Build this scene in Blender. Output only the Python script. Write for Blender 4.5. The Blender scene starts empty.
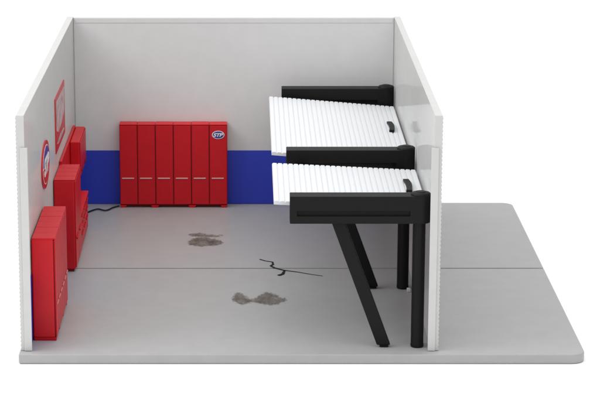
import bpy, bmesh, math, random
from mathutils import Vector, Matrix, noise

R = math.radians
S = bpy.context.scene
C = S.collection
random.seed(4)

# ------------------------------------------------------------------ camera
cam = bpy.data.cameras.new('camera')
cam.sensor_width = 36.0
cam.lens = 131.37
cam.shift_x = 0.0847
cam.clip_start = 0.1
cam.clip_end = 1000
cam_o = bpy.data.objects.new('camera', cam)
cam_o.location = (0, -20.9154, 6.6495)
cam_o.rotation_euler = (math.pi / 2 - 0.2390, 0, 0)
C.objects.link(cam_o)
S.camera = cam_o

# ------------------------------------------------------------------ light
w = bpy.data.worlds.new('World')
S.world = w
w.use_nodes = True
bg = w.node_tree.nodes['Background']
bg.inputs['Color'].default_value = (1, 1, 1, 1)
bg.inputs['Strength'].default_value = 0.62

def area(name, loc, target, size, energy, col=(1, 1, 1)):
    l = bpy.data.lights.new(name, 'AREA')
    l.shape = 'RECTANGLE'
    l.size, l.size_y = size
    l.energy = energy
    l.color = col
    o = bpy.data.objects.new(name, l)
    o.location = loc
    d = Vector(target) - Vector(loc)
    o.rotation_euler = d.to_track_quat('-Z', 'Y').to_euler()
    C.objects.link(o)
    return o

area('softbox_overhead', (0.5, 3.0, 24.0), (0.5, 3.0001, 0), (60, 60), 12200)
area('added_fill_left', (-15.0, -1.0, 16.0), (1.5, 3, 0.8), (14, 12), 1800)  # fill added from the left to brighten the interior and the right wall

vs = S.view_settings
vs.view_transform = 'Standard'
vs.look = 'None'
vs.exposure = 0.0
vs.gamma = 1.0

# ------------------------------------------------------------------ materials
def mat(name, col, rough=0.45, spec=0.5, bump=0.0, bscale=60.0, vary=0.0, vscale=6.0, metal=0.0):
    m = bpy.data.materials.new(name)
    m.use_nodes = True
    nt = m.node_tree
    b = nt.nodes['Principled BSDF']
    b.inputs['Roughness'].default_value = rough
    b.inputs['Specular IOR Level'].default_value = spec
    b.inputs['Metallic'].default_value = metal
    tc = nt.nodes.new('ShaderNodeTexCoord')
    n1 = nt.nodes.new('ShaderNodeTexNoise')
    n1.inputs['Scale'].default_value = vscale
    n1.inputs['Detail'].default_value = 6
    nt.links.new(tc.outputs['Object'], n1.inputs['Vector'])
    rp = nt.nodes.new('ShaderNodeMapRange')
    rp.inputs['From Min'].default_value = 0.3
    rp.inputs['From Max'].default_value = 0.7
    rp.inputs['To Min'].default_value = 1 - vary
    rp.inputs['To Max'].default_value = 1 + vary
    nt.links.new(n1.outputs['Fac'], rp.inputs['Value'])
    mx = nt.nodes.new('ShaderNodeVectorMath')
    mx.operation = 'SCALE'
    mx.inputs[0].default_value = col
    nt.links.new(rp.outputs['Result'], mx.inputs['Scale'])
    nt.links.new(mx.outputs['Vector'], b.inputs['Base Color'])
    if bump:
        n2 = nt.nodes.new('ShaderNodeTexNoise')
        n2.inputs['Scale'].default_value = bscale
        n2.inputs['Detail'].default_value = 4
        nt.links.new(tc.outputs['Object'], n2.inputs['Vector'])
        bp = nt.nodes.new('ShaderNodeBump')
        bp.inputs['Strength'].default_value = bump
        bp.inputs['Distance'].default_value = 0.01
        nt.links.new(n2.outputs['Fac'], bp.inputs['Height'])
        nt.links.new(bp.outputs['Normal'], b.inputs['Normal'])
    return m

def sheen_mat(name, col, k=0.45, rough=0.12, vary=0.02, bump=0.05):
    """moulded plastic: matt body under a thin, partly dulled gloss"""
    m = mat(name, col, rough=0.6, spec=0.0, bump=bump, bscale=45, vary=vary)
    nt = m.node_tree
    b = nt.nodes['Principled BSDF']
    out = nt.nodes['Material Output']
    g = nt.nodes.new('ShaderNodeBsdfGlossy')
    g.inputs['Roughness'].default_value = rough
    g.inputs['Color'].default_value = (1, 1, 1, 1)
    fr = nt.nodes.new('ShaderNodeFresnel')
    fr.inputs['IOR'].default_value = 1.45
    mu = nt.nodes.new('ShaderNodeMath')
    mu.operation = 'MULTIPLY'
    mu.inputs[1].default_value = k
    nt.links.new(fr.outputs['Fac'], mu.inputs[0])
    ms = nt.nodes.new('ShaderNodeMixShader')
    nt.links.new(mu.outputs['Value'], ms.inputs['Fac'])
    nt.links.new(b.outputs['BSDF'], ms.inputs[1])
    nt.links.new(g.outputs['BSDF'], ms.inputs[2])
    nt.links.new(ms.outputs['Shader'], out.inputs['Surface'])
    return m

M_table = mat('white_paper', (0.96, 0.96, 0.96), 0.9, 0.0)
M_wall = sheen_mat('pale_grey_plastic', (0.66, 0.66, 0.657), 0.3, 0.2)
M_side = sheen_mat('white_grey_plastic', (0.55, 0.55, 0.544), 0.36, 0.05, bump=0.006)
M_floor = sheen_mat('grey_plastic', (0.375, 0.375, 0.375), 0.5, 0.28, vary=0.03)
M_blue = sheen_mat('blue_paint', (0.038, 0.062, 0.50), 0.35, 0.25, bump=0.02)
M_red = mat('red_plastic', (0.56, 0.008, 0.016), 0.4, 0.22, bump=0.03, vary=0.04)
M_redgap = mat('dark_red_recess', (0.16, 0.004, 0.006), 0.6, 0.3)
M_black = mat('black_plastic', (0.009, 0.009, 0.009), 0.45, 0.12, bump=0.03)
M_slot = mat('black_recess', (0.005, 0.005, 0.005), 0.7, 0.1)
M_white = mat('white_plastic', (0.67, 0.685, 0.70), 0.45, 0.25)
M_palepink = mat('pale_pink', (0.66, 0.40, 0.39), 0.4, 0.3)  # pale pink tone for the locker door handles
M_redpink = mat('muted_pink_red', (0.58, 0.16, 0.16), 0.4, 0.3)  # redder pink tone for the handles of the left locker
M_signred = mat('sign_red', (0.52, 0.014, 0.022), 0.35, 0.4, vary=0.1)
M_signwhite = mat('sign_white', (0.8, 0.8, 0.8), 0.4, 0.4)
M_signblue = mat('sign_blue', (0.03, 0.05, 0.30), 0.35, 0.4)
M_signgrey = mat('sign_faded_print', (0.48, 0.36, 0.37), 0.45, 0.3, vary=0.45, vscale=9)
M_crack = mat('crack_ink', (0.006, 0.006, 0.006), 0.6, 0.2)
M_cable = mat('black_rubber', (0.01, 0.01, 0.012), 0.5, 0.3)

def stain_mat():
    m = bpy.data.materials.new('oil_stain_print')
    m.use_nodes = True
    nt = m.node_tree
    N, Lk = nt.nodes.new, nt.links.new
    b = nt.nodes['Principled BSDF']
    b.inputs['Roughness'].default_value = 0.5
    b.inputs['Specular IOR Level'].default_value = 0.2
    tc = N('ShaderNodeTexCoord')
    mp = N('ShaderNodeMapping')
    mp.inputs['Scale'].default_value = (1.0, 0.5, 1.0)
    Lk(tc.outputs['Object'], mp.inputs['Vector'])
    n = N('ShaderNodeTexNoise')
    n.inputs['Scale'].default_value = 10
    n.inputs['Detail'].default_value = 8
    n.inputs['Roughness'].default_value = 0.7
    Lk(mp.outputs['Vector'], n.inputs['Vector'])
    r = N('ShaderNodeValToRGB')
    e = r.color_ramp.elements
    e[0].position = 0.36
    e[0].color = (0.075, 0.065, 0.050, 1)
    e[1].position = 0.64
    e[1].color = (0.28, 0.265, 0.235, 1)
    x = e.new(0.5)
    x.color = (0.165, 0.15, 0.125, 1)
    Lk(n.outputs['Fac'], r.inputs['Fac'])
    Lk(r.outputs['Color'], b.inputs['Base Color'])
    at = N('ShaderNodeAttribute')
    at.attribute_name = 'cover'
    n2 = N('ShaderNodeTexNoise')
    n2.inputs['Scale'].default_value = 30
    n2.inputs['Detail'].default_value = 6
    Lk(mp.outputs['Vector'], n2.inputs['Vector'])
    ad = N('ShaderNodeMath'); ad.operation = 'ADD'
    Lk(at.outputs['Fac'], ad.inputs[0]); Lk(n2.outputs['Fac'], ad.inputs[1])
    mr = N('ShaderNodeMapRange')
    mr.inputs['From Min'].default_value = 0.62
    mr.inputs['From Max'].default_value = 1.05
    mr.inputs['To Max'].default_value = 0.76
    Lk(ad.outputs['Value'], mr.inputs['Value'])
    Lk(mr.outputs['Result'], b.inputs['Alpha'])
    return m
M_stain = stain_mat()

# ------------------------------------------------------------------ helpers
def add_box(bm, x0, x1, y0, y1, z0, z1):
    vs_ = [bm.verts.new(p) for p in ((x0, y0, z0), (x1, y0, z0), (x1, y1, z0), (x0, y1, z0),
                                     (x0, y0, z1), (x1, y0, z1), (x1, y1, z1), (x0, y1, z1))]
    for f in ((0, 3, 2, 1), (4, 5, 6, 7), (0, 1, 5, 4), (1, 2, 6, 5), (2, 3, 7, 6), (3, 0, 4, 7)):
        bm.faces.new([vs_[i] for i in f])

def add_loft(bm, rings, cap=True):
    rv = [[bm.verts.new(p) for p in ring] for ring in rings]
    n = len(rv[0])
    for a, b in zip(rv, rv[1:]):
        for i in range(n):
            bm.faces.new((a[i], a[(i + 1) % n], b[(i + 1) % n], b[i]))
    if cap:
        bm.faces.new(list(reversed(rv[0])))
        bm.faces.new(rv[-1])

def add_lathe(bm, cx, cy, prof, n=40):
    rings = []
    for r, z in prof:
        rings.append([(cx + r * math.cos(2 * math.pi * i / n), cy + r * math.sin(2 * math.pi * i / n), z) for i in range(n)])
    add_loft(bm, rings)

def add_prism(bm, pts, axis, a0, a1):
    """outline pts extruded along an axis"""
    def P(p, a):
        if axis == 'x': return (a, p[0], p[1])
        if axis == 'y': return (p[0], a, p[1])
        return (p[0], p[1], a)
    add_loft(bm, [[P(p, a0) for p in pts], [P(p, a1) for p in pts]])

def add_tube(bm, pts, r, n=10):
    pts = [Vector(p) for p in pts]
    rings = []
    for i, p in enumerate(pts):
        t = (pts[min(i + 1, len(pts) - 1)] - pts[max(i - 1, 0)]).normalized()
        s = t.cross(Vector((0, 0, 1)))
        if s.length < 1e-4: s = Vector((1, 0, 0))
        s.normalize()
        u = s.cross(t)
        rings.append([p + r * (math.cos(2 * math.pi * k / n) * s + math.sin(2 * math.pi * k / n) * u) for k in range(n)])
    add_loft(bm, rings)

def spline(pts, n=8):
    P = [Vector(p) for p in pts]
    out = []
    for i in range(len(P) - 1):
        a, b, c, d = P[max(i - 1, 0)], P[i], P[i + 1], P[min(i + 2, len(P) - 1)]
        for k in range(n):
            t = k / n
            out.append(0.5 * (2 * b + (c - a) * t + (2 * a - 5 * b + 4 * c - d) * t * t + (3 * b - a - 3 * c + d) * t ** 3))
    out.append(P[-1])
    return out

def obj(name, bm, m, parent=None, bevel=0.0, smooth=False, seg=3, clean=True):
    if clean:
        bmesh.ops.recalc_face_normals(bm, faces=bm.faces)
    me = bpy.data.meshes.new(name)
    bm.to_mesh(me)
    bm.free()
    me.materials.append(m)
    o = bpy.data.objects.new(name, me)
    C.objects.link(o)
    if parent: o.parent = parent
    if smooth or bevel:
        for p in me.polygons: p.use_smooth = True
        try:
            me.set_sharp_from_angle(angle=R(35))
        except Exception:
            pass
    if bevel:
        b = o.modifiers.new('bevel', 'BEVEL')
        b.width = bevel
        b.segments = seg
        b.limit_method = 'ANGLE'
        b.angle_limit = R(40)
        b.harden_normals = True
    return o

def boxes(name, lst, m, parent=None, bevel=0.006):
    bm = bmesh.new()
    for b in lst: add_box(bm, *b)
    return obj(name, bm, m, parent, bevel)

def thing(name, label, cat, loc=(0, 0, 0), rz=0.0, group=None):
    o = bpy.data.objects.new(name, None)
    o.empty_display_size = 0.1
    C.objects.link(o)
    o.location = loc
    o.rotation_euler = (0, 0, rz)
    o['label'] = label
    o['category'] = cat
    if group: o['group'] = group
    return o

def ellipse(a, b, n=56):
    return [(a * math.cos(2 * math.pi * i / n), b * math.sin(2 * math.pi * i / n)) for i in range(n)]

def plate(name, pts, m, parent, t0, t1, bevel=0.0):
    """flat plate in the local XZ plane, facing -Y, between depths t0 and t1"""
    bm = bmesh.new()
    add_prism(bm, pts, 'y', -t0, -t1)
    return obj(name, bm, m, parent, bevel)

def lettering(text, size, m, parent, depth, x=0.0, z=0.0, thick=0.002, shear=0.25, offset=0.02, sx=1.0, name='lettering'):
    cu = bpy.data.curves.new('lettering', 'FONT')
    cu.body = text
    cu.size = size
    cu.shear = shear
    cu.offset = offset * size
    cu.extrude = thick
    cu.align_x = 'CENTER'
    cu.align_y = 'CENTER'
    cu.space_character = 0.95
    tmp = bpy.data.objects.new('tmp', cu)
    C.objects.link(tmp)
    dg = bpy.context.evaluated_depsgraph_get()
    me = bpy.data.meshes.new_from_object(tmp.evaluated_get(dg))
    bpy.data.objects.remove(tmp)
    me.name = name
    xs = [v.co.x for v in me.vertices]; ys = [v.co.y for v in me.vertices]
    cx_, cy_ = (min(xs) + max(xs)) / 2, (min(ys) + max(ys)) / 2
    for v in me.vertices:
        a, b, c = v.co
        v.co = ((a - cx_) * sx + x, -depth - c, b - cy_ + z)
    me.materials.clear()
    me.materials.append(m)
    o = bpy.data.objects.new(name, me)
    C.objects.link(o)
    o.parent = parent
    return o

# ------------------------------------------------------------------ table
bm = bmesh.new()
T = 300
vv = [bm.verts.new(p) for p in ((-T, -60, -0.1), (T, -60, -0.1), (T, 400, -0.1), (-T, 400, -0.1))]
bm.faces.new(vv)
t = obj('white_table', bm, M_table)
t['kind'] = 'structure'

# ------------------------------------------------------------------ base board
XL, XR, XB = -2.285, 1.895, 3.352     # wall outer faces, right end of the base
IL, IR = -2.197, 1.812                # wall inner faces
YF, YB = -0.125, 6.235                # base front and back
YI = 6.155                            # back wall inner face
H = 2.40
base = thing('diorama_base', 'flat grey plastic base board with a cross seam, rounded corners, oil stains and a crack', 'base board', (0.5, 3.0, -0.1))
base_off = Vector((0.5, 3.0, -0.1))

def rounded(x0, x1, y0, y1, r):   # r: radius per corner (x0y0, x1y0, x1y1, x0y1)
    pts = []
    for (cx, cy, sx, sy, rr, a0) in ((x0, y0, 1, 1, r[0], 180), (x1, y0, -1, 1, r[1], 270), (x1, y1, -1, -1, r[2], 0), (x0, y1, 1, -1, r[3], 90)):
        if rr == 0:
            pts.append((cx, cy)); continue
        for k in range(9):
            a = R(a0 + 90 * k / 8)
            pts.append((cx + sx * rr + rr * math.cos(a), cy + sy * rr + rr * math.sin(a)))
    return pts

YS = 3.105
for (y0, y1, rad) in ((YF, YS - 0.02, (0.02, 0.14, 0, 0)), (YS + 0.02, YB, (0, 0, 0.14, 0.02))):
    bm = bmesh.new()
    add_prism(bm, [(x - base_off.x, y - base_off.y) for x, y in rounded(XL - 0.01, XB, y0, y1, rad)], 'z', 0.004, 0.1)
    obj('floor_panel', bm, M_floor, base, bevel=0.012)
boxes('joining_strip', [(XL + 0.1 - 0.5, XB - 0.08 - 0.5, YS - 0.3 - 3.0, YS + 0.3 - 3.0, 0.0015, 0.003)], M_floor, base, 0)

# printed marks on the floor
CAMF, CAMT = None, None
def floor_pts(lst):
    return [(x - base_off.x, y - base_off.y) for x, y in lst]

def ragged(pts, n=9, amp=0.016, seed=0):
    out = []
    N = len(pts)
    P = [Vector((p[0], p[1], 0)) for p in pts]
    for i in range(N):
        a, b, c, d = P[i - 1], P[i], P[(i + 1) % N], P[(i + 2) % N]
        for k in range(n):
            tt = k / n
            q = 0.5 * (2 * b + (c - a) * tt + (2 * a - 5 * b + 4 * c - d) * tt * tt + (3 * b - a - 3 * c + d) * tt ** 3)
            q.x += amp * noise.noise((q.x * 14 + seed, q.y * 6, 3.1)) + random.uniform(-1, 1) * amp * 0.2
            q.y += 3.0 * amp * noise.noise((q.x * 9, q.y * 5 + seed, 7.7)) + random.uniform(-1, 1) * amp * 0.6
            out.append((q.x, q.y))
    return out

STAIN_A = [(-0.713, 4.580), (-0.635, 4.646), (-0.502, 4.606), (-0.336, 4.593), (-0.401, 4.540), (-0.517, 4.514), (-0.599, 4.501)]
STAIN_A2 = [(-0.631, 4.449), (-0.700, 4.346), (-0.712, 4.166), (-0.623, 4.103), (-0.460, 4.103), (-0.331, 4.192), (-0.359, 4.359), (-0.459, 4.436), (-0.533, 4.508)]
STAIN_B = [(-0.174, 1.832), (-0.154, 2.014), (-0.109, 2.068), (-0.034, 1.939), (0.032, 1.832), (0.086, 1.907), (0.176, 2.079), (0.266, 2.046), (0.324, 1.907), (0.397, 1.801), (0.336, 1.695), (0.232, 1.622), (0.114, 1.675), (0.032, 1.695), (-0.048, 1.643), (-0.137, 1.695)]
CRACK = [(0.120, 3.472), (0.186, 3.400), (0.268, 3.352), (0.273, 3.245), (0.244, 3.186), (0.293, 3.092), (0.401, 2.987)]
BRANCH = [(0.401, 2.987), (0.377, 2.836), (0.327, 2.779)]
LONG = [(0.395, 2.998), (0.555, 2.917), (0.678, 2.836), (0.824, 2.756)]

def stain(polys, seed):
    """thin printed patch; 'cover' fades towards its ragged outline"""
    P = [floor_pts(ragged(p, seed=seed + 5 * i)) for i, p in enumerate(polys)]
    def sd(x, y):
        best = -9
        for poly in P:
            ins, dm = False, 9
            for (ax, ay), (bx, by) in zip(poly, poly[1:] + poly[:1]):
                if (ay > y) != (by > y) and x < (bx - ax) * (y - ay) / (by - ay) + ax: ins = not ins
                ux, uy = bx - ax, by - ay
                t_ = max(0, min(1, ((x - ax) * ux + (y - ay) * uy) / (ux * ux + uy * uy + 1e-12)))
                # distances along the floor count double across the width
                dm = min(dm, math.hypot((x - ax - t_ * ux) * 2.2, (y - ay - t_ * uy)))
            best = max(best, dm if ins else -dm)
        return best
    xs = [p[0] for q in P for p in q]; ys = [p[1] for q in P for p in q]
    x0, x1, y0, y1 = min(xs) - 0.03, max(xs) + 0.03, min(ys) - 0.06, max(ys) + 0.06
    nx, ny = int((x1 - x0) / 0.011), int((y1 - y0) / 0.02)
    verts, cov = [], []
    for j in range(ny + 1):
        for i in range(nx + 1):
            px_, py_ = x0 + (x1 - x0) * i / nx, y0 + (y1 - y0) * j / ny
            verts.append((px_, py_, 0.1035))
            cov.append(max(0.0, min(1.0, 0.35 + sd(px_, py_) / 0.16)))
    faces = []
    for j in range(ny):
        for i in range(nx):
            q = (j * (nx + 1) + i, j * (nx + 1) + i + 1, (j + 1) * (nx + 1) + i + 1, (j + 1) * (nx + 1) + i)
            if max(cov[k] for k in q) > 0.12: faces.append(q)
    me = bpy.data.meshes.new('oil_stain')
    used_ = sorted({k for q in faces for k in q}); ix = {k: n_ for n_, k in enumerate(used_)}
    me.from_pydata([verts[k] for k in used_], [], [[ix[k] for k in q] for q in faces])
    at = me.attributes.new('cover', 'FLOAT', 'POINT')
    for n_, k in enumerate(used_): at.data[n_].value = cov[k]
    me.materials.append(M_stain)
    o = bpy.data.objects.new('oil_stain', me)
    C.objects.link(o)
    o.parent = base
    return o
s1 = stain([STAIN_A, STAIN_A2], 1)
s1['label'] = 'double brown grey stain nearer the back wall'
s2 = stain([STAIN_B], 9)
s2['label'] = 'bow tie shaped brown grey stain nearer the front'

def crack_strip(bm, pts, w0, w1):
    P = [Vector((x, y, 0)) for x, y in floor_pts(pts)]
    L, Rr = [], []
    for i, p in enumerate(P):
        tt = (P[min(i + 1, len(P) - 1)] - P[max(i - 1, 0)]).normalized()
        s = Vector((-tt.y, tt.x, 0))
        ww = w0 + (w1 - w0) * i / (len(P) - 1)
        ww *= random.uniform(0.75, 1.25)
        L.append(bm.verts.new((p + s * ww)[:2] + (0.1055,)))
        Rr.append(bm.verts.new((p - s * ww)[:2] + (0.1055,)))
    for i in range(len(P) - 1):
        bm.faces.new((L[i], Rr[i], Rr[i + 1], L[i + 1]))

bm = bmesh.new()
crack_strip(bm, CRACK, 0.010, 0.016)
obj_c = bm
crack_strip(bm, BRANCH, 0.014, 0.02)
crack_strip(bm, LONG, 0.012, 0.006)
for f in bm.faces:
    f.normal_update()
    if f.normal.z < 0: f.normal_flip()
obj('floor_crack', bm, M_crack, base, clean=False)

# ------------------------------------------------------------------ walls
def siding_profile(x_in, x_out, z0, z1, pitch=0.042, amp=0.008):
    """(x, z) outline: flat inner face, lapped boards on the outer face"""
    s = 1 if x_out > x_in else -1
    pts = [(x_in, z0), (x_in, z1)]
    n = int(round((z1 - z0) / pitch))
    p = (z1 - z0) / n
    xo = x_out - s * amp
    for i in range(n):
        zt = z1 - i * p
        pts += [(xo, zt), (xo + s * amp, zt - p * 0.72), (xo + s * amp, zt - p * 0.93)]
    pts.append((xo, z0))
    return pts

def side_wall(label, x_in, x_out, stripe):
    t = thing('side_wall', label, 'wall', ((x_in + x_out) / 2, 3.0, 0))
    ox = t.location.x
    bm = bmesh.new()
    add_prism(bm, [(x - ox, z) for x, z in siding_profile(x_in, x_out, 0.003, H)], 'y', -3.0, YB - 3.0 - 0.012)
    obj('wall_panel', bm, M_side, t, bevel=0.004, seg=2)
    sg = 1 if x_out > x_in else -1
    a, b = sorted((x_in - ox - sg * 0.029, x_in - ox + sg * 0.045))
    boxes('edge_strip', [(a, b, -3.018, -3.002, 0.004, 2.08)], M_side, t, 0.005)
    if stripe:
        bm = bmesh.new()
        add_box(bm, x_in - ox - 0.001, x_in - ox + 0.004, -2.99, YI - 3.006, 0.006, 0.70)
        obj('blue_stripe', bm, M_blue, t)
    return t
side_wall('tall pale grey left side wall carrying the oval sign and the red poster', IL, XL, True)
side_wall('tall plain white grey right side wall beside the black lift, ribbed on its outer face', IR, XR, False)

t = thing('back_wall', 'wide pale grey back wall with a deep blue lower band behind the red lockers', 'wall', ((IL + IR) / 2, YI, 0))
ox, hw = t.location.x, (IR - IL) / 2 - 0.003
boxes('wall_panel', [(-hw, hw, 0, 0.075, 0.003, H)], M_wall, t, 0.01)
boxes('top_rail', [(-hw + 0.02, hw - 0.02, -0.004, -0.0005, H - 0.07, H - 0.012)], M_wall, t, 0.004)
boxes('blue_stripe', [(-hw + 0.006, hw - 0.002, -0.005, -0.0005, 0.006, 0.70)], M_blue, t, 0)

# ------------------------------------------------------------------ emblems
def emblem(name, parent, a, b, d0, loc):
    """oval badge: white rim, blue upper and red lower field, white italic letters"""
    e = plate(name, [(x + loc[0], z + loc[1]) for x, z in ellipse(a, b)], M_signwhite, parent, d0, d0 + 0.006)
    f = [(x * 0.88 + loc[0], z * 0.86 + loc[1]) for x, z in ellipse(a, b)]
    plate('badge_field', f, M_signblue, e, d0 + 0.0065, d0 + 0.008)
    lettering('STP', b * 1.15, M_signwhite, e, d0 + 0.011, loc[0], loc[1], 0.002, sx=1.25, offset=0.03)
    return e

# ------------------------------------------------------------------ lockers
LW, LD, LH = 1.355, 0.19, 1.078
def make_locker():
    t = thing('locker_cabinet', 'red cabinet of six tall doors on the blue back wall, oval emblem top right', 'locker', (-0.953, YI - 0.005, 0), 0, 'red six door locker cabinets')
    h = LW / 2
    d = LD
    bm = bmesh.new()
    add_box(bm, -h, h, -d + 0.016, 0, 0.035, LH - 0.012)
    body = obj('body', bm, M_red, t, 0.014)
    pw = LW / 6
    lid = []
    for i in range(6):
        x0 = -h + i * pw
        zt = LH - (0.0015 if i % 2 else 0.0)
        lid.append((x0 + 0.002, x0 + pw - 0.002, -d + 0.002, -0.004, LH - 0.016, zt))
    boxes('top_panel', lid, M_red, t, 0.006)
    boxes('door_recess', [(-h + 0.006, h - 0.006, -d + 0.011, -d + 0.0155, 0.05, LH - 0.02)], M_redgap, t, 0)
    for i in range(6):
        x0 = -h + i * pw
        dr = boxes('door', [(x0 + 0.006, x0 + pw - 0.006, -d, -d + 0.0105, 0.045, LH - 0.02)], M_red, t, 0.007)
        bm = bmesh.new()
        add_prism(bm, [(-d - 0.001, 0.391), (-d - 0.009, 0.388), (-d - 0.010, 0.378), (-d - 0.001, 0.374)], 'x', x0 + 0.028, x0 + pw * 0.80)
        obj('handle', bm, M_palepink, dr, 0.003)
    for fx, fw in ((-h, 0.085), (-h / 3 - 0.06, 0.1), (h / 3 - 0.04, 0.1), (h - 0.085, 0.085)):
        bm = bmesh.new()
        add_prism(bm, [(fx, 0.034), (fx + fw, 0.034), (fx + fw - 0.018, 0.0), (fx + 0.012, 0.0)], 'y', -d + 0.006, -0.006)
        obj('foot', bm, M_red, t, 0.003)
    boxes('plinth', [(-h + 0.05, h - 0.05, -d + 0.05, -0.02, 0.004, 0.034)], M_redgap, t, 0)
    return t

lock = make_locker()
lock2 = lock.copy()
C.objects.link(lock2)
for ch in list(lock.children):
    c = ch.copy(); C.objects.link(c); c.parent = lock2
    for g in ch.children:
        q = g.copy(); C.objects.link(q); q.parent = c
        q.material_slots[0].link = 'OBJECT'
        q.material_slots[0].material = M_redpink
lock2.location = (IL + 0.008, 0.33 + LW / 2, 0)
lock2.rotation_euler = (0, 0, R(90))
lock2.scale = (1, 0.242 / LD, 1.0)
lock2['label'] = 'foremost red cabinet, end on along the left wall at the front of the base'
emblem('emblem', lock, 0.078, 0.052, LD + 0.0005, (LW / 2 - LW / 12, LH - 0.135))

# ------------------------------------------------------------------ workbench along the left wall
wb = thing('tool_bench', 'red tool bench on the left wall: tall cabinet, low worktop, back board and raised cupboard', 'workbench', (IL + 0.006, 2.94, 0))
def Y(y): return y - 2.94
D1 = 0.232
boxes('tall_cabinet', [(0, D1, 0, Y(3.74), 0.03, 1.055)], M_red, wb, 0.014)
boxes('plinth', [(0.01, D1 - 0.02, 0.015, Y(4.80), 0.003, 0.03)], M_redgap, wb, 0)
boxes('top_panel', [(0.004, D1 + 0.006, 0.004 + k * 0.2, 0.196 + k * 0.2, 1.056, 1.068) for k in range(4)], M_red, wb, 0.004)
for k in range(2):
    dr = boxes('cabinet_door', [(D1 + 0.001, D1 + 0.011, 0.012 + k * 0.394, 0.388 + k * 0.394, 0.05, 1.045)], M_red, wb, 0.004)
    boxes('handle', [(D1 + 0.012, D1 + 0.028, 0.05 + k * 0.394, 0.30 + k * 0.394, 0.37, 0.392)], M_red, dr, 0.003)
boxes('low_cabinet', [(0, D1 - 0.006, Y(3.742), Y(4.84), 0.03, 0.455)], M_red, wb, 0.006)
boxes('worktop', [(0, D1 + 0.014, Y(3.743), Y(4.86), 0.457, 0.487)], M_red, wb, 0.006)
for k in range(3):
    y0 = Y(3.76) + k * 0.36
    for z0, z1 in ((0.05, 0.23), (0.24, 0.34), (0.35, 0.445)):
        dr = boxes('drawer', [(D1 - 0.005, D1 + 0.004, y0, y0 + 0.345, z0, z1)], M_red, wb, 0.003)
        boxes('handle', [(D1 + 0.005, D1 + 0.017, y0 + 0.06, y0 + 0.285, z1 - 0.03, z1 - 0.015)], M_red, dr, 0.003)
boxes('back_board', [(0, 0.028, Y(3.745), Y(4.88), 0.488, 1.10), (0, 0.028, Y(4.88), Y(5.8), 0.62, 1.10)], M_red, wb, 0)
boxes('cupboard', [(0.030, 0.145, Y(4.88), Y(5.8), 0.645, 1.085)], M_red, wb, 0.014)
for k in range(2):
    y0 = Y(4.90) + k * 0.445
    dr = boxes('cupboard_door', [(0.146, 0.155, y0, y0 + 0.435, 0.66, 1.07)], M_red, wb, 0.004)
    boxes('handle', [(0.156, 0.164, y0 + 0.1, y0 + 0.33, 0.69, 0.71)], M_redgap, dr, 0.003)

# ------------------------------------------------------------------ signs on the left wall
oval = thing('oval_sign', 'oval red and blue sign with white letters high on the left wall', 'sign', (IL + 0.0005, 2.03, 1.455), R(90))
a, b = 0.42, 0.252
plate('sign_plate', ellipse(a, b), M_signred, oval, 0.0, 0.014)
plate('ring', ellipse(a * 0.84, b * 0.82), M_signwhite, oval, 0.0145, 0.017)
E1 = ellipse(a * 0.81, b * 0.78, 64)
plate('upper_field', [p for p in E1 if p[1] >= 0.004], M_signblue, oval, 0.0175, 0.019)
plate('lower_field', [p for p in E1 if p[1] <= 0.004], M_signred, oval, 0.0175, 0.019)
lettering('STP', b * 1.0, M_signwhite, oval, 0.022, 0, 0, 0.002, sx=1.3, offset=0.03)

post = thing('poster', 'rectangular red poster with faded pale print on the left wall above the tool bench', 'poster', (IL + 0.0005, 3.955, 1.585), R(90))
plate('sheet', [(-0.62, -0.31), (0.62, -0.31), (0.62, 0.32), (-0.62, 0.32)], M_signred, post, 0.0, 0.01)
plate('faded_picture', [(-0.53, -0.06), (-0.3, -0.12), (0.1, -0.10), (0.52, -0.02), (0.54, 0.26), (-0.54, 0.27)], M_signgrey, post, 0.0105, 0.012)
plate('pale_streak', [(-0.5, -0.22), (-0.1, -0.19), (0.35, -0.2), (0.5, -0.24), (0.1, -0.25), (-0.3, -0.25)], M_signgrey, post, 0.0105, 0.012)

# ------------------------------------------------------------------ cable
bm = bmesh.new()
add_tube(bm, spline([(-2.039, 5.623, 0.016), (-1.973, 5.753, 0.016), (-1.903, 5.831, 0.016), (-1.823, 5.763, 0.016), (-1.774, 5.789, 0.016), (-1.719, 5.909, 0.016), (-1.648, 5.989, 0.016)], 8), 0.009)
cb = obj('power_cable', bm, M_cable, smooth=True)
cb['label'] = 'thin black cable lying on the floor between the tool bench and the back lockers'
cb['category'] = 'cable'

# ------------------------------------------------------------------ car lift
lift = thing('car_lift', 'black three beam lift frame with two white ribbed ramps against the right wall', 'car lift', (1.1, 3.0, 0))
LO = Vector((1.1, 3.0, 0))
ZB0, ZB1 = 1.297, 1.574

def beam_mesh(x0, x1, y0, y1, z0, z1, slot):
    bm = bmesh.new()
    sx0, sx1, sz0, sz1, dp = slot
    v = lambda x, y, z: bm.verts.new((x, y, z))
    o = [v(x0, y0, z0), v(x1, y0, z0), v(x1, y0, z1), v(x0, y0, z1)]
    i = [v(sx0, y0, sz0), v(sx1, y0, sz0), v(sx1, y0, sz1), v(sx0, y0, sz1)]
    j = [v(sx0, y0 + dp, sz0), v(sx1, y0 + dp, sz0), v(sx1, y0 + dp, sz1), v(sx0, y0 + dp, sz1)]
    k = [v(x0, y1, z0), v(x1, y1, z0), v(x1, y1, z1), v(x0, y1, z1)]
    for n in range(4):
        m_ = (n + 1) % 4
        bm.faces.new((o[n], o[m_], i[m_], i[n]))
        bm.faces.new((i[n], i[m_], j[m_], j[n]))
        bm.faces.new((o[m_], o[n], k[n], k[m_]))
    bm.faces.new(j)
    bm.faces.new(list(reversed(k)))
    return bm

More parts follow.
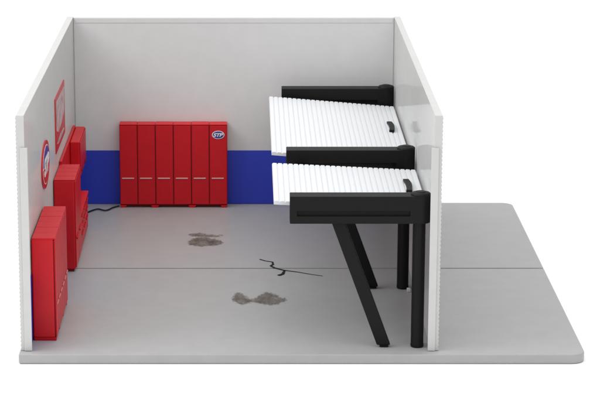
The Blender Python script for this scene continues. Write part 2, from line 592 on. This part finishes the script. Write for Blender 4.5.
def frame(y):
    """one support frame, beam front face at depth y"""
    yc = y + 0.0975 - LO.y
    y0, y1 = y - LO.y, y + 0.195 - LO.y
    x = lambda a: a - LO.x
    bmm = beam_mesh(x(0.402), x(1.69), y0, y1, ZB0, ZB1, (x(0.475), x(1.59), 1.375, 1.425, 0.03))
    beam = obj('beam', bmm, M_black, lift, 0.008)
    # rounded collar at the wall end
    bm = bmesh.new()
    add_lathe(bm, x(1.70), yc, [(0.0985, ZB0 + 0.001), (0.0985, 1.574), (0.101, 1.576), (0.098, 1.586), (0.086, 1.596), (0.05, 1.602), (0.045, 1.608), (0.018, 1.611)], 48)
    obj('collar', bm, M_black, lift, smooth=True)
    bm = bmesh.new()
    add_lathe(bm, x(1.688), yc, [(0.060, 0.003), (0.066, 0.010), (0.067, 0.03), (0.064, 0.036), (0.064, ZB0 - 0.002)], 40)
    obj('post', bm, M_black, lift, smooth=True)
    # slanting strut, square section with a small foot
    A = Vector((x(0.885), yc, ZB0 - 0.001)); B = Vector((x(1.35), yc, 0.028))
    bm = bmesh.new()
    wx, wy = 0.068, 0.05
    rings = []
    for p in (B, A):
        rings.append([(p.x - wx, p.y - wy, p.z), (p.x + wx, p.y - wy, p.z), (p.x + wx, p.y + wy, p.z), (p.x - wx, p.y + wy, p.z)])
    add_loft(bm, rings)
    obj('strut', bm, M_black, lift, 0.012)
    boxes('strut_foot', [(x(1.31), x(1.40), yc - 0.035, yc + 0.035, 0.003, 0.029)], M_black, lift, 0.008)
YFR = (0.05, 2.18, 5.73)
for y in YFR: frame(y)

def ramp(y0, y1, zl, zr, x0=0.245, x1=1.803):
    """ribbed white panel, ribs run front to back, slightly lower at the wall"""
    n = 27
    p = (x1 - x0) / n
    zz = lambda x: zl + (zr - zl) * (x - x0) / (x1 - x0)
    top = []
    for i in range(n):
        a = x0 + i * p
        for fx, hh in ((0.0, 0.0), (0.05, 0.0), (0.14, 0.010), (0.5, 0.0115), (0.86, 0.010), (0.95, 0.0)):
            xx = a + fx * p
            top.append((xx - LO.x, zz(xx) + hh))
    top.append((x1 - LO.x, zz(x1)))
    out = top + [(x1 - LO.x, zz(x1) - 0.028), (x0 - LO.x, zz(x0) - 0.028)]
    bm = bmesh.new()
    add_prism(bm, out, 'y', y0 - LO.y, y1 - LO.y)
    rp = obj('ramp', bm, M_white, lift, 0.003, seg=2)
    for xx in (0.55, 1.60):      # small brackets that carry the ramp on the beams
        zu = zz(xx + 0.06) - 0.030
        for ya, yb in ((y0 - 0.1 if y0 > 1 else y0 - 0.06, y0 + 0.06), (y1 - 0.06, y1 + (0.16 if y1 < 3 else 0.09))):
            boxes('bracket', [(xx - 0.06 - LO.x, xx + 0.06 - LO.x, ya - LO.y, yb - LO.y, zu - 0.04, zu)], M_black, rp, 0.005)
    return rp
ramp(0.30, 2.02, 1.462, 1.385, x1=1.79)
ramp(2.46, 5.64, 1.487, 1.358, x1=1.79)

def stop(xc, yc, z):
    """curved black wheel stop lying across the ramp ribs"""
    bm = bmesh.new()
    rings = []
    for k in range(11):
        tt = -1 + 2 * k / 10
        yy = yc - tt * 0.25
        xx = xc + 0.016 * (1 - tt * tt)
        zt = z + 0.036 - 0.008 * abs(tt)
        rings.append([(xx - 0.03 - LO.x, yy - LO.y, z), (xx + 0.03 - LO.x, yy - LO.y, z), (xx + 0.03 - LO.x, yy - LO.y, zt), (xx - 0.03 - LO.x, yy - LO.y, zt)])
    add_loft(bm, rings)
    return obj('wheel_stop', bm, M_black, lift, 0.006)
stop(1.66, 4.29, 1.381)
stop(1.642, 1.2, 1.402)
boxes('white_plug', [(1.725 - LO.x, 1.765 - LO.x, 2.10 - LO.y, 2.16 - LO.y, 0.003, 0.04)], M_white, lift, 0.006)
